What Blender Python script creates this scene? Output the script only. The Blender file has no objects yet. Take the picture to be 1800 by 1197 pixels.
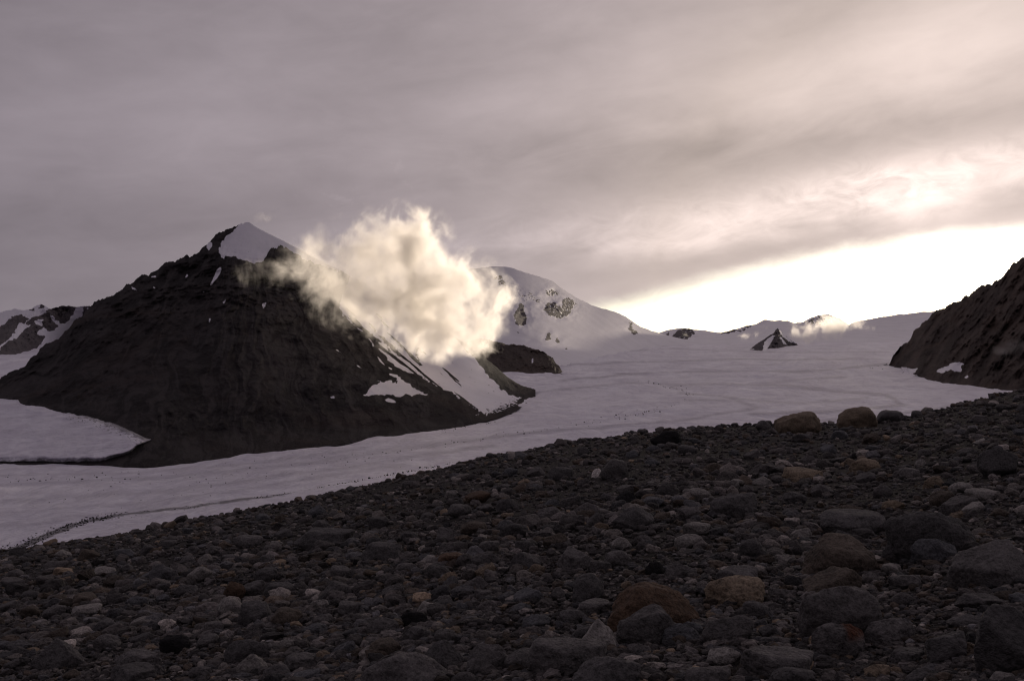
import bpy, math
import numpy as np
from mathutils import Vector

# ------------------------------------------------------------------ camera
sc = bpy.context.scene
COL = sc.collection
F, H, CZ, CX = 1750.0, 650.0, 1.7, 900.0        # focal length and eye level in photo pixels, eye height (m)
cam_data = bpy.data.cameras.new('camera')
cam_data.sensor_width = 36.0
cam_data.lens = 36.0 * F / 1800.0
cam_data.shift_y = (H - 598.5) / 1800.0
cam_data.clip_start, cam_data.clip_end = 0.1, 80000.0
cam = bpy.data.objects.new('camera', cam_data)
cam.location = (0, 0, CZ)
cam.rotation_euler = (math.radians(90), 0, 0)
COL.objects.link(cam)
sc.camera = cam
sc.view_settings.view_transform = 'Standard'
sc.view_settings.look = 'None'
sc.view_settings.exposure = 0.15
sc.view_settings.gamma = 1.0
sc.cycles.use_denoising = True
sc.cycles.filter_width = 1.15
sc.cycles.volume_bounces = 3
sc.cycles.max_bounces = 8
sc.cycles.diffuse_bounces = 3
sc.cycles.volume_max_steps = 1024
sc.cycles.sample_clamp_indirect = 6.0

SUN_AZ, SUN_EL = 25.6, 3.62                     # degrees, azimuth clockwise from the view axis
sa, se = math.radians(SUN_AZ), math.radians(SUN_EL)
SUN = (math.sin(sa)*math.cos(se), math.cos(sa)*math.cos(se), math.sin(se))
sun_data = bpy.data.lights.new('sun', 'SUN')
sun_data.energy = 4.1
sun_data.angle = math.radians(0.55)
sun_data.color = (1.0, 0.85, 0.66)
sun = bpy.data.objects.new('sun', sun_data)
sun.rotation_euler = (-Vector(SUN)).to_track_quat('-Z', 'Y').to_euler()
COL.objects.link(sun)


# ------------------------------------------------------------------ node helpers
class E:
    """A float socket with arithmetic that adds Math nodes."""
    def __init__(s, nt, sock): s.nt, s.s = nt, sock
    def op(s, o, b=None, c=None, clamp=False):
        n = s.nt.nodes.new('ShaderNodeMath'); n.operation = o; n.use_clamp = clamp
        for i, v in enumerate((s, b, c)):
            if v is None: continue
            if isinstance(v, E): s.nt.links.new(v.s, n.inputs[i])
            else: n.inputs[i].default_value = v
        return E(s.nt, n.outputs[0])
    def __add__(s, b): return s.op('ADD', b)
    def __radd__(s, b): return s.op('ADD', b)
    def __sub__(s, b): return s.op('SUBTRACT', b)
    def __rsub__(s, b): return (s*-1.0) + b
    def __mul__(s, b): return s.op('MULTIPLY', b)
    def __rmul__(s, b): return s.op('MULTIPLY', b)
    def __truediv__(s, b): return s.op('DIVIDE', b)
    def exp(s): return s.op('EXPONENT')
    def clamp(s): return s.op('ADD', 0.0, clamp=True)
    def smooth(s, a, b):
        n = s.nt.nodes.new('ShaderNodeMapRange'); n.interpolation_type = 'SMOOTHSTEP'
        s.nt.links.new(s.s, n.inputs[0]); n.inputs[1].default_value = a; n.inputs[2].default_value = b
        return E(s.nt, n.outputs[0])
    def gauss(s, c, w): d = (s - c)*(1.0/w); return (d*d*-1.0).exp()


def node(nt, t, **kw):
    n = nt.nodes.new(t)
    for k, v in kw.items(): setattr(n, k, v)
    return n

def noise(nt, vec, scale, detail=4.0, rough=0.5, dist=0.0, dim='3D'):
    n = node(nt, 'ShaderNodeTexNoise', noise_dimensions=dim)
    if vec is not None: nt.links.new(vec, n.inputs['Vector'])
    n.inputs['Scale'].default_value = scale; n.inputs['Detail'].default_value = detail
    n.inputs['Roughness'].default_value = rough; n.inputs['Distortion'].default_value = dist
    return E(nt, n.outputs['Fac'])

def mixc(nt, fac, a, b, mode='MIX'):
    n = node(nt, 'ShaderNodeMix', data_type='RGBA', blend_type=mode)
    if isinstance(fac, E): nt.links.new(fac.s, n.inputs[0])
    else: n.inputs[0].default_value = fac
    for v, i in ((a, 6), (b, 7)):
        if isinstance(v, (tuple, list)): n.inputs[i].default_value = (*v[:3], 1)
        else: nt.links.new(v, n.inputs[i])
    return n.outputs[2]

def scalec(nt, col, k):
    n = node(nt, 'ShaderNodeVectorMath', operation='SCALE')
    if isinstance(col, (tuple, list)): n.inputs[0].default_value = col
    else: nt.links.new(col, n.inputs[0])
    if isinstance(k, E): nt.links.new(k.s, n.inputs['Scale'])
    else: n.inputs['Scale'].default_value = k
    return n.outputs[0]

def addc(nt, a, b):
    n = node(nt, 'ShaderNodeVectorMath', operation='ADD')
    nt.links.new(a, n.inputs[0]); nt.links.new(b, n.inputs[1]); return n.outputs[0]

def xyz(nt, a, b, c):
    n = node(nt, 'ShaderNodeCombineXYZ')
    for i, v in enumerate((a, b, c)):
        if isinstance(v, E): nt.links.new(v.s, n.inputs[i])
        else: n.inputs[i].default_value = v
    return n.outputs[0]


# ------------------------------------------------------------------ sky
world = bpy.data.worlds.new('World'); sc.world = world; world.use_nodes = True
nt = world.node_tree; nt.nodes.clear()
tc = node(nt, 'ShaderNodeTexCoord')
sp = node(nt, 'ShaderNodeSeparateXYZ'); nt.links.new(tc.outputs['Generated'], sp.inputs[0])
dx, dy, dz = (E(nt, sp.outputs[i]) for i in range(3))
DEG = 57.29578
az = dx.op('ARCTAN2', dy)*DEG
el = dz.op('ARCSINE')*DEG
ang = (dx*SUN[0] + dy*SUN[1] + dz*SUN[2]).op('MINIMUM', 0.99999).op('ARCCOSINE')*DEG
e20 = (ang*(-1/20.0)).exp()
# warped, tilted cloud-streak coordinates
wv = xyz(nt, az*0.05, el*0.16 - az*0.016, 0.3)
warp = noise(nt, wv, 1.0, 4.0, 0.5) - 0.5
wv2 = xyz(nt, az*0.14, el*0.42 - az*0.05, 3.1)
fine = noise(nt, wv2, 1.0, 7.0, 0.58, 0.6) - 0.5
s = el - az*0.10 + warp*3.4 + fine*1.0
wv3 = xyz(nt, az*0.42 + el*0.25, el*0.85 - az*0.11, 7.7)
curd = noise(nt, wv3, 1.0, 6.0, 0.62, 0.8) - 0.5
shred = (noise(nt, xyz(nt, az*0.55, el*1.0, 2.2), 1.0, 6.0, 0.6, 0.5).smooth(0.56, 0.74))*((az + 14.0 - el*0.5).gauss(0.0, 4.5)*(el - 10.2).gauss(0.0, 1.7))
side = az.smooth(-14.0, 17.0)*(1.0 - az.smooth(70.0, 120.0))
bands = (s.gauss(7.7, 1.25)*side*(0.30 + fine*0.9 + curd*0.8) + s.gauss(5.6, 1.1)*side*-0.26 + s.gauss(10.5, 1.6)*side*-0.27
         + s.gauss(14.2, 2.4)*0.13 + warp*0.88 + fine*0.32 + curd*0.10 + shred*0.14
         + (az - 20.5).gauss(0.0, 3.0)*(el - 9.6).gauss(0.0, 1.2)*(0.22 + curd*0.9))
lum = (e20*0.76 + 0.150*(1.0 - ang.smooth(60.0, 120.0)*0.15))*(bands + 1.0)
tint = mixc(nt, (e20*2.4).clamp(), (1.02, 0.888, 1.035), (1.165, 0.965, 0.885))
deck = scalec(nt, tint, lum)
# clear strip below the deck, towards the sun
sky = node(nt, 'ShaderNodeTexSky', sky_type='NISHITA', sun_disc=False)
sky.sun_elevation = se; sky.sun_rotation = sa; sky.altitude = 2900.0; sky.dust_density = 2.0
clear = scalec(nt, sky.outputs[0], 0.10)
glow = (ang*(-1/9.0)).exp()*2.2 + 0.55
clear = addc(nt, clear, scalec(nt, (1.0, 0.93, 0.80), glow))
e0 = (az*0.235 + 1.75).op('SMOOTH_MIN', az*0.05 + 4.95, 1.2)
gap = (e0 - el + warp*1.0 + fine*0.9 + curd*0.45).smooth(-1.35, 0.6)*(1.0 - az.smooth(80.0, 110.0))
fade = dz.smooth(-0.06, -0.005)
final = mixc(nt, gap, deck, clear)
final = mixc(nt, fade, (0.05, 0.045, 0.05), final)
bg = node(nt, 'ShaderNodeBackground'); nt.links.new(final, bg.inputs[0])
out = node(nt, 'ShaderNodeOutputWorld'); nt.links.new(bg.outputs[0], out.inputs[0])

# ------------------------------------------------------------------ numpy helpers
_G = np.array([[1,1,0],[-1,1,0],[1,-1,0],[-1,-1,0],[1,0,1],[-1,0,1],[1,0,-1],[-1,0,-1],[0,1,1],[0,-1,1],[0,1,-1],[0,-1,-1],
               [1,1,0],[-1,1,0],[0,-1,1],[0,-1,-1]], np.float64)

def perlin(x, y, z=0.0, seed=0):
    x, y, z = np.broadcast_arrays(np.asarray(x, float), np.asarray(y, float), np.asarray(z, float))
    xi, yi, zi = np.floor(x).astype(np.int64), np.floor(y).astype(np.int64), np.floor(z).astype(np.int64)
    xf, yf, zf = x-xi, y-yi, z-zi
    fd = lambda t: t*t*t*(t*(t*6-15)+10)
    u, v, w = fd(xf), fd(yf), fd(zf)
    r = 0
    for a in (0, 1):
        for b in (0, 1):
            for c in (0, 1):
                h = ((xi+a)*374761393 + (yi+b)*668265263 + (zi+c)*2147483647 + seed*1274126177) & 0xFFFFFFFF
                h = ((h ^ (h >> 13))*1274126177) & 0xFFFFFFFF
                h = (h ^ (h >> 16)) & 15
                g = _G[h]
                d = g[..., 0]*(xf-a) + g[..., 1]*(yf-b) + g[..., 2]*(zf-c)
                r = r + d*(u if a else 1-u)*(v if b else 1-v)*(w if c else 1-w)
    return r

def fbm(x, y, z=0.0, o=5, seed=0, gain=0.5, ridged=False):
    r, amp = 0.0, 1.0
    for i in range(o):
        k = 2.03**i
        n = perlin(np.asarray(x)*k, np.asarray(y)*k, np.asarray(z)*k, seed+i*17)
        r = r + amp*((1-2.2*np.abs(n))*0.6-0.3 if ridged else n)
        amp *= gain
    return r

def ip(pts):
    a = np.array(pts, float)
    return lambda t: np.interp(t, a[:, 0], a[:, 1])

def inpoly(px, py, poly):
    p = np.array(poly, float); r = np.zeros(np.shape(px), bool)
    x0, y0 = p[-1]
    for x1, y1 in p:
        c = ((y1 > py) != (y0 > py)) & (px < (x0-x1)*(py-y1)/((y0-y1) if y0 != y1 else 1e-9) + x1)
        r ^= c; x0, y0 = x1, y1
    return r

def smooth01(t): t = np.clip(t, 0, 1); return t*t*(3-2*t)

def pt(px, py, Y):
    px, py, Y = np.broadcast_arrays(px, py, Y)
    return np.stack([(px-CX)/F*Y, Y, CZ+(H-py)/F*Y], -1)

def make(name, V, Fa, mat, attrs=None, smooth=True, colour=None):
    V = np.asarray(V, np.float32).reshape(-1, 3); Fa = np.asarray(Fa, np.int32)
    k = Fa.shape[1]
    me = bpy.data.meshes.new(name)
    me.vertices.add(len(V)); me.vertices.foreach_set('co', V.ravel())
    me.loops.add(Fa.size); me.loops.foreach_set('vertex_index', Fa.ravel())
    me.polygons.add(len(Fa))
    me.polygons.foreach_set('loop_start', np.arange(0, Fa.size, k, dtype=np.int32))
    me.polygons.foreach_set('loop_total', np.full(len(Fa), k, np.int32))
    me.polygons.foreach_set('use_smooth', np.full(len(Fa), smooth))
    for an, av in (attrs or {}).items():
        a = me.attributes.new(an, 'FLOAT', 'POINT'); a.data.foreach_set('value', np.asarray(av, np.float32).ravel())
    if colour is not None:
        a = me.attributes.new('tint', 'FLOAT_COLOR', 'POINT')
        c = np.ones((len(V), 4), np.float32); c[:, :3] = colour
        a.data.foreach_set('color', c.ravel())
    me.update(calc_edges=True); me.validate()
    me.materials.append(mat)
    o = bpy.data.objects.new(name, me); COL.objects.link(o)
    return o

def grid_faces(n, m):
    i = np.arange(n*m).reshape(n, m)
    return np.stack([i[:-1, :-1], i[:-1, 1:], i[1:, 1:], i[1:, :-1]], -1).reshape(-1, 4)

def tag(o, label, cat=None, kind=None, group=None):
    o['label'] = label
    if cat: o['category'] = cat
    if kind: o['kind'] = kind
    if group: o['group'] = group
    return o


# ------------------------------------------------------------------ materials
def new_mat(name):
    m = bpy.data.materials.new(name); m.use_nodes = True
    t = m.node_tree; t.nodes.clear()
    o = node(t, 'ShaderNodeOutputMaterial'); b = node(t, 'ShaderNodeBsdfPrincipled')
    t.links.new(b.outputs[0], o.inputs[0])
    return m, t, b

def attr(t, name, out='Fac'):
    n = node(t, 'ShaderNodeAttribute', attribute_name=name); return n.outputs[out]

def bump(t, b, h, strength, dist):
    n = node(t, 'ShaderNodeBump'); n.inputs['Strength'].default_value = strength; n.inputs['Distance'].default_value = dist
    t.links.new(h.s, n.inputs['Height']); t.links.new(n.outputs[0], b.inputs['Normal'])

def mountain_mat(name, dark, light, rust, snow=(0.82, 0.79, 0.86), sc_=1.0):
    m, t, b = new_mat(name)
    P = node(t, 'ShaderNodeNewGeometry').outputs['Position']
    n1 = noise(t, P, 0.006/sc_, 6, 0.6); n2 = noise(t, P, 0.05/sc_, 6, 0.65); n3 = noise(t, P, 0.25/sc_, 4, 0.7)
    c = mixc(t, (n1*0.45 + n2*0.45 + n3*0.1 + E(t, attr(t, 'streak'))*0.20).smooth(0.36, 0.66), dark, light)
    c = mixc(t, noise(t, P, 0.0035/sc_, 4, 0.6, 1.0).smooth(0.52, 0.72)*0.7, c, rust)
    c = mixc(t, n3.smooth(0.6, 0.75)*0.5, c, tuple(v*1.9 for v in light))
    sn = E(t, attr(t, 'snow')) + (n2 - 0.5)*0.5
    sf = sn.smooth(0.42, 0.58)
    dn = noise(t, P, 0.012/sc_, 5, 0.6)
    sw = mixc(t, dn.smooth(0.35, 0.7), snow, tuple(v*0.90 for v in snow))
    c = mixc(t, sf, c, sw)
    t.links.new(c, b.inputs['Base Color'])
    t.links.new((sf*-0.4 + 0.9).s, b.inputs['Roughness']); t.links.new((sf*0.25 + 0.13).s, b.inputs['Specular IOR Level'])
    n4 = noise(t, P, 0.09/sc_, 5, 0.75)
    bump(t, b, (n2*2.0 + n4*2.0 + n3*2.4)*(1.0 - sf*0.95), 1.0, 1.4*sc_)
    return m

ROCK = mountain_mat('dark_scree', (0.029, 0.0252, 0.0262), (0.060, 0.052, 0.0528), (0.062, 0.046, 0.042))
ROCK_BROWN = mountain_mat('brown_scree', (0.050, 0.038, 0.034), (0.098, 0.075, 0.065), (0.100, 0.070, 0.055))
ROCK_FAR = mountain_mat('far_rock', (0.095, 0.083, 0.090), (0.17, 0.15, 0.155), (0.15, 0.125, 0.12), sc_=2.0)  # paler than the near rock: the haze veil is put into this colour

m, t, b = new_mat('glacier_ice'); ICE = m
P = node(t, 'ShaderNodeNewGeometry').outputs['Position']
fl = xyz(t, E(t, attr(t, 'flow'))*1.0, E(t, attr(t, 'along'))*1.0, 0.0)
k1 = noise(t, fl, 1.0, 6, 0.62, 0.4); k2 = noise(t, P, 0.02, 6, 0.65); k3 = noise(t, P, 0.12, 4, 0.6)
fl2 = xyz(t, E(t, attr(t, 'flow'))*3.2, E(t, attr(t, 'along'))*1.5, 4.0); k4 = noise(t, fl2, 1.0, 5, 0.6, 0.6)
fl3 = xyz(t, E(t, attr(t, 'flow'))*0.35, E(t, attr(t, 'along'))*0.35, 9.0); k5 = noise(t, fl3, 1.0, 3, 0.5, 0.4)
c = mixc(t, k1.smooth(0.36, 0.66), (0.87, 0.84, 0.92), (0.70, 0.66, 0.76))
c = mixc(t, k4.smooth(0.54, 0.68)*0.42, c, (0.46, 0.43, 0.50))
c = mixc(t, k5.smooth(0.50, 0.62)*0.25, c, (0.62, 0.58, 0.65))
c = mixc(t, (E(t, attr(t, 'band'))*(k4*1.6 + 0.25)).clamp()*0.95, c, (0.40, 0.365, 0.44))
c = mixc(t, k2.smooth(0.45, 0.75)*0.4, c, (0.68, 0.64, 0.69))
c = mixc(t, k3.smooth(0.50, 0.72)*(k1.smooth(0.35, 0.65))*0.45, c, (0.48, 0.45, 0.50))
dirt = (E(t, attr(t, 'dirt')) + (k3 - 0.5)*0.9 + (k1 - 0.5)*0.7).smooth(0.35, 0.75)
c = mixc(t, dirt*0.85, c, (0.09, 0.08, 0.085))
t.links.new(c, b.inputs['Base Color']); b.inputs['Roughness'].default_value = 0.48
b.inputs['Specular IOR Level'].default_value = 0.42
bump(t, b, k1*3.0 + k4*3.0 + k2*4.0 + k3*1.6, 0.9, 1.3)

def stone_material(name, sharp=1.0):
    m, t, b = new_mat(name)
    P = node(t, 'ShaderNodeNewGeometry').outputs['Position']
    tn = attr(t, 'tint', 'Color')
    g1 = noise(t, P, 3.0, 5, 0.6); g2 = noise(t, P, 34.0, 3, 0.75); g3 = noise(t, P, 14.0, 5, 0.65)
    k = (g1 - 0.5)*1.3 + (g2 - 0.5)*2.6 + (g3 - 0.5)*1.2 + 1.0
    c = scalec(t, tn, k.op('MAXIMUM', 0.25))
    li = noise(t, P, 6.5, 6, 0.7)
    c = mixc(t, li.smooth(0.60, 0.70)*0.45, c, (0.035, 0.033, 0.028))
    li2 = noise(t, P, 4.0, 6, 0.7, 0.5)
    c = mixc(t, li2.smooth(0.66, 0.74)*0.4, c, (0.13, 0.13, 0.115))
    t.links.new(c, b.inputs['Base Color']); b.inputs['Roughness'].default_value = 0.82
    b.inputs['Specular IOR Level'].default_value = 0.3
    bump(t, b, g3*1.2 + g2*0.30 + noise(t, P, 5.0, 4, 0.6)*1.4, 0.9*sharp, 0.075)
    return m
STONE = stone_material('weathered_stone')

m, t, b = new_mat('moraine_gravel'); GRAVEL = m
P = node(t, 'ShaderNodeNewGeometry').outputs['Position']
v = node(t, 'ShaderNodeTexVoronoi', feature='F1'); t.links.new(P, v.inputs['Vector']); v.inputs['Scale'].default_value = 16.0
v2 = node(t, 'ShaderNodeTexVoronoi', feature='F1'); t.links.new(P, v2.inputs['Vector']); v2.inputs['Scale'].default_value = 5.5
a1 = noise(t, P, 0.12, 6, 0.65); a2 = noise(t, P, 2.0, 6, 0.7)
c = mixc(t, a2.smooth(0.3, 0.7), (0.028, 0.025, 0.024), (0.062, 0.054, 0.05))
c = mixc(t, a1.smooth(0.5, 0.68)*0.5, c, (0.05, 0.046, 0.03))
sat = node(t, 'ShaderNodeHueSaturation'); t.links.new(v.outputs['Color'], sat.inputs['Color']); sat.inputs['Saturation'].default_value = 0.10
c = mixc(t, 0.75, c, sat.outputs[0], 'MULTIPLY')
c = scalec(t, c, 1.0)
t.links.new(c, b.inputs['Base Color']); b.inputs['Roughness'].default_value = 0.95
b.inputs['Specular IOR Level'].default_value = 0.15
d1 = E(t, v.outputs['Distance']); d2 = E(t, v2.outputs['Distance'])
bump(t, b, d1*-0.6 + d2*-1.0 + a2*0.6, 1.0, 0.09)


# ------------------------------------------------------------------ glacier: distance of the ice surface at a given photo row
_gy = np.array([(560, 15500), (590, 10500), (598, 9300), (610, 7000), (630, 4800), (640, 4150), (655, 3500), (672, 2800), (690, 2400), (715, 2000),
                (740, 1830), (760, 1700), (795, 1500), (820, 1360), (870, 980), (900, 850), (960, 700), (1000, 640), (1060, 560)], float)
def gY(py):
    return np.exp(np.interp(py, _gy[:, 0], np.log(_gy[:, 1])))
_k = np.ones(25)/25.0                                   # softened so that the surface has no creases
_gr = np.arange(540, 1081, 1.0); _gv = np.log(gY(_gr)); _gs = np.convolve(np.pad(_gv, 12, 'edge'), _k, 'valid')
_gs[_gr < 600] = _gv[_gr < 600]
def gY(py): return np.exp(np.interp(py, _gr, _gs))

fg_sky = ip([(-2500, 1330), (-600, 1052), (-200, 1000), (0, 969), (60, 964), (140, 952), (230, 938), (300, 925), (370, 909), (440, 896), (520, 884),
             (600, 866), (660, 851), (720, 836), (790, 820), (860, 803), (940, 789), (1020, 777), (1130, 762), (1230, 753), (1330, 749), (1440, 747),
             (1540, 738), (1600, 730), (1650, 720), (1700, 706), (1750, 697), (1800, 686), (2000, 650), (2400, 585), (4500, 300)])
m1_foot = ip([(-500, 850), (0, 817), (180, 817), (250, 822), (300, 817), (450, 797), (600, 781), (700, 766), (750, 760), (790, 753), (830, 746), (870, 738), (900, 727),
              (912, 720), (926, 709), (936, 700), (941, 690)])

# ------------------------------------------------------------------ mountains
def boxblur(a, r):
    for ax in (0, 1):
        for _ in range(2):
            p = np.pad(a, [(r+1, r) if i == ax else (0, 0) for i in (0, 1)], 'edge').cumsum(ax)
            n = a.shape[ax]
            a = (np.take(p, np.arange(2*r+1, 2*r+1+n), ax) - np.take(p, np.arange(0, n), ax))/(2*r+1)
    return a

def mountain(name, px0, px1, step, sky, foot, ridgeY, mat, nv=220, footY=None, prof=1.0, amp=0.0, amp_fn=None, jag=0.0, jagf=0.05,
             snow_fn=None, back=1400.0, under=14.0, streak_fn=None, seed=0, label='', prow=1.0, jag_fn=None, snow_calm=0.95):
    px = np.arange(px0, px1+step*0.5, step)
    sk = sky(px) + jag*(jag_fn(px) if jag_fn else 1)*fbm(px*jagf, 0.5, 0.0, 5, seed, 0.6)
    ft = foot(px)
    sk = np.minimum(sk, ft-0.5)
    def sm(a_, w_=56.0):
        k_ = max(1, int(w_/step/2))
        for _ in range(2): a_ = np.convolve(np.pad(a_, k_, 'edge'), np.ones(2*k_+1)/(2*k_+1), 'valid')
        return a_
    Yf = footY(px) if footY is not None else gY(ft)
    sw = min(56.0, (px1-px0)/7)
    Yf, Yr, sks, fts = sm(Yf, sw*0.6), sm(ridgeY(px), sw), sm(sky(px), sw), sm(ft, sw)
    v = np.linspace(0, 1, nv)**prow
    PX = px[:, None]+0*v; PY = ft[:, None] + (sk-ft)[:, None]*v
    vv = np.clip((fts[:, None]-PY)/np.maximum(fts-sks, 6)[:, None], 0, 1.5)
    YY = Yf[:, None] + (Yr-Yf)[:, None]*vv**prof
    w = smooth01(v/0.12)[None, :]*smooth01((1-v)/0.06)[None, :]*0.85 + 0.15*smooth01(v/0.1)[None, :]
    snow = snow_fn(PX, PY) if snow_fn else np.zeros_like(PX)
    if amp_fn is not None: YY = YY + amp_fn(PX, PY, YY)*w*(1-snow_calm*boxblur(snow, 9))
    YY = np.where(v[None, :] > 0.015, np.minimum(YY, gY(PY)*0.996), YY)
    fp = pt(PX, PY, YY)
    # below the ground line, and down the far side
    u = pt(px, ft+under, Yf*0.985)[:, None, :]
    tb = np.array([0.02, 0.06, 0.14, 0.3, 0.55, 0.8, 1.0])
    rb = []
    for q in tb:
        r = fp[:, -1].copy()
        r[:, 0] += (px-CX)/F*back*q; r[:, 1] += back*q
        zt = np.minimum(r[:, 2]-30, -180.0) if back < 4000 else r[:, 2]-400
        r[:, 2] = r[:, 2] + (zt-r[:, 2])*(0.35*q + 0.65*q*q) - 6*np.sqrt(q) + (25*fbm(px*0.03, q*4, 0, 4, seed+5) if q < 1 else 0)*q
        rb.append(r)
    V = np.concatenate([u, fp, np.stack(rb, 1)], 1)
    sn = np.concatenate([snow[:, :1], snow, np.repeat(snow[:, -1:], len(tb), 1)], 1)
    at_ = {'snow': sn}
    st = streak_fn(PX, PY) if streak_fn else np.zeros_like(PX)
    at_['streak'] = np.concatenate([st[:, :1], st, np.repeat(st[:, -1:], len(tb), 1)], 1)
    o = make(name, V, grid_faces(V.shape[0], V.shape[1])[:, ::-1], mat, at_)
    return tag(o, label, None, 'structure')

def rag(px, py, f=0.12, a=4.0, seed=3):
    return px + a*fbm(px*f, py*f, 0.3, 4, seed, 0.6), py + a*0.7*fbm(px*f, py*f, 7.7, 4, seed+9, 0.6)

def soft(mask):                                            # a one-cell blur along both grid axes
    m_ = mask.astype(float)
    p = np.pad(m_, 1, 'edge')
    return (p[1:-1, 1:-1]*2 + p[:-2, 1:-1] + p[2:, 1:-1] + p[1:-1, :-2] + p[1:-1, 2:])/6.0

# the big dark peak with the snow cap
m1_sky = ip([(-500, 800), (-200, 735), (0, 664), (20, 651), (45, 640), (75, 610), (110, 588), (150, 552), (165, 533), (190, 523), (200, 521), (215, 511), (222, 499),
             (235, 493), (243, 485), (262, 482), (272, 474), (285, 467), (310, 459), (335, 449), (350, 440), (362, 429), (375, 417), (386, 411), (400, 404),
             (412, 398), (422, 392), (430, 390.5), (438, 391), (450, 399), (470, 410), (500, 424), (520, 435), (550, 452), (600, 476), (650, 505), (700, 535),
             (750, 566), (790, 586), (815, 602), (838, 618), (858, 634), (876, 648), (892, 663), (906, 672), (922, 681), (941, 687)])
m1_ridge = ip([(-500, 1700), (0, 1950), (200, 2180), (425, 2460), (560, 2520), (750, 2540), (850, 2480), (900, 2430), (941, 2400)])
CAP = [(421, 389), (417, 396), (405, 410), (392, 419), (388, 432), (386, 445), (390, 452), (395, 459), (399, 452), (410, 450), (425, 457), (440, 462),
       (460, 461), (468, 450), (475, 440), (492, 430), (510, 440), (524, 448), (548, 462), (600, 480), (600, 440), (440, 380)]
SLOPE = [(596, 540), (607, 556), (625, 574), (640, 585), (652, 598), (662, 612), (676, 626), (690, 638), (705, 650), (722, 656), (740, 662), (755, 672),
         (775, 681), (795, 690), (812, 704), (835, 717), (846, 722), (832, 729), (850, 731), (873, 726), (896, 716), (912, 706), (919, 700), (905, 696), (890, 690),
         (874, 678), (860, 662), (846, 645), (834, 631), (822, 618), (808, 602), (790, 586), (700, 520), (620, 470)]
PATCH = [(638, 696), (644, 690), (650, 678), (668, 676), (662, 670), (675, 672), (684, 668), (700, 674), (692, 664), (684, 656), (690, 655), (702, 664),
         (716, 672), (730, 682), (742, 688), (752, 695), (735, 694), (712, 694), (690, 696), (665, 694), (652, 694), (645, 698)]
BITS = [[(675, 702), (683, 700), (694, 703), (696, 707), (688, 708), (680, 706)], [(364, 428), (371, 425), (373, 433), (368, 441), (364, 436)],
        [(379, 478), (388, 468), (390, 474), (382, 488), (371, 502), (369, 500), (376, 488)], [(230, 503), (240, 509), (241, 512), (232, 507)],
        [(265, 486), (274, 485), (274, 488), (266, 488)], [(327, 483), (331, 480), (330, 486), (326, 488)], [(460, 536), (467, 530), (468, 536), (462, 542)],
        [(391, 530), (397, 525), (394, 533), (390, 535)], [(367, 560), (370, 560), (369, 568), (366, 566)], [(580, 697), (587, 696), (589, 701), (582, 701)],
        [(662, 626), (668, 630), (676, 640), (677, 643), (668, 636)], [(626, 641), (638, 647), (637, 648), (627, 643)], [(269, 502), (273, 506), (274, 508), (270, 506)],
        [(356, 513), (359, 512), (359, 515), (356, 515)], [(588, 612), (595, 616), (600, 621), (592, 616)], [(683, 645), (690, 648), (688, 650), (682, 648)]]
HOLES = [[(612, 553), (626, 560), (640, 575), (655, 590), (668, 598), (672, 602), (662, 600), (650, 594), (637, 582), (622, 570)],
         [(665, 587), (675, 594), (690, 607), (703, 620), (711, 631), (702, 626), (688, 614), (674, 600)], [(671, 567), (678, 568), (681, 575), (675, 573)],
         [(648, 566), (655, 572), (663, 584), (660, 583), (651, 574)], [(674, 606), (682, 612), (690, 620), (684, 617)],
         [(660, 549), (667, 552), (674, 562), (668, 560)], [(708, 639), (714, 643), (720, 648), (714, 646)]]
CRACK = [[(732, 612), (738, 611), (742, 618), (752, 623), (750, 625), (740, 619), (734, 614), (732, 620), (736, 632), (738, 643), (736, 643), (732, 625), (730, 618)]]

def m1_snow(PX, PY):
    qx, qy = rag(PX, PY, 0.10, 5.0)
    s_ = inpoly(qx, qy, CAP) | inpoly(qx, qy, SLOPE) | inpoly(qx, qy, PATCH)
    for p_ in BITS: s_ |= inpoly(qx*0.3+PX*0.7, qy*0.3+PY*0.7, p_)
    q2x, q2y = rag(PX, PY, 0.2, 3.0, 8)
    for p_ in HOLES: s_ &= ~inpoly(q2x, q2y, p_)
    for p_ in CRACK: s_ &= ~inpoly(q2x, q2y, p_)
    q_, r_ = PX*0.65-PY*0.76, PX*0.76+PY*0.65
    wb = np.clip(1-(q_+35)/52, 0, 1)*(PX > 600)*(PY > 540)
    s_ &= ~((fbm(q_*0.16, r_*0.013, 0, 4, 23) + 0.42*wb > 0.52) & (wb > 0.02) & (PX < 860) & inpoly(PX, PY, SLOPE))
    # speckled debris along the lower edges of the snow slope
    n = fbm(PX*0.33, PY*0.55, 0, 3, 21)
    d1 = np.clip(1-np.abs((PY-(655+(PX-720)*0.62)))/16, 0, 1)*((PX > 725) & (PX < 850))
    d2 = np.clip(1-np.abs(PY-(733-(PX-850)*0.42))/14, 0, 1)*((PX > 835) & (PX < 925))
    s_ &= ~((n + np.maximum(d1, d2)*0.75) > 0.62)
    return soft(s_)

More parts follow.
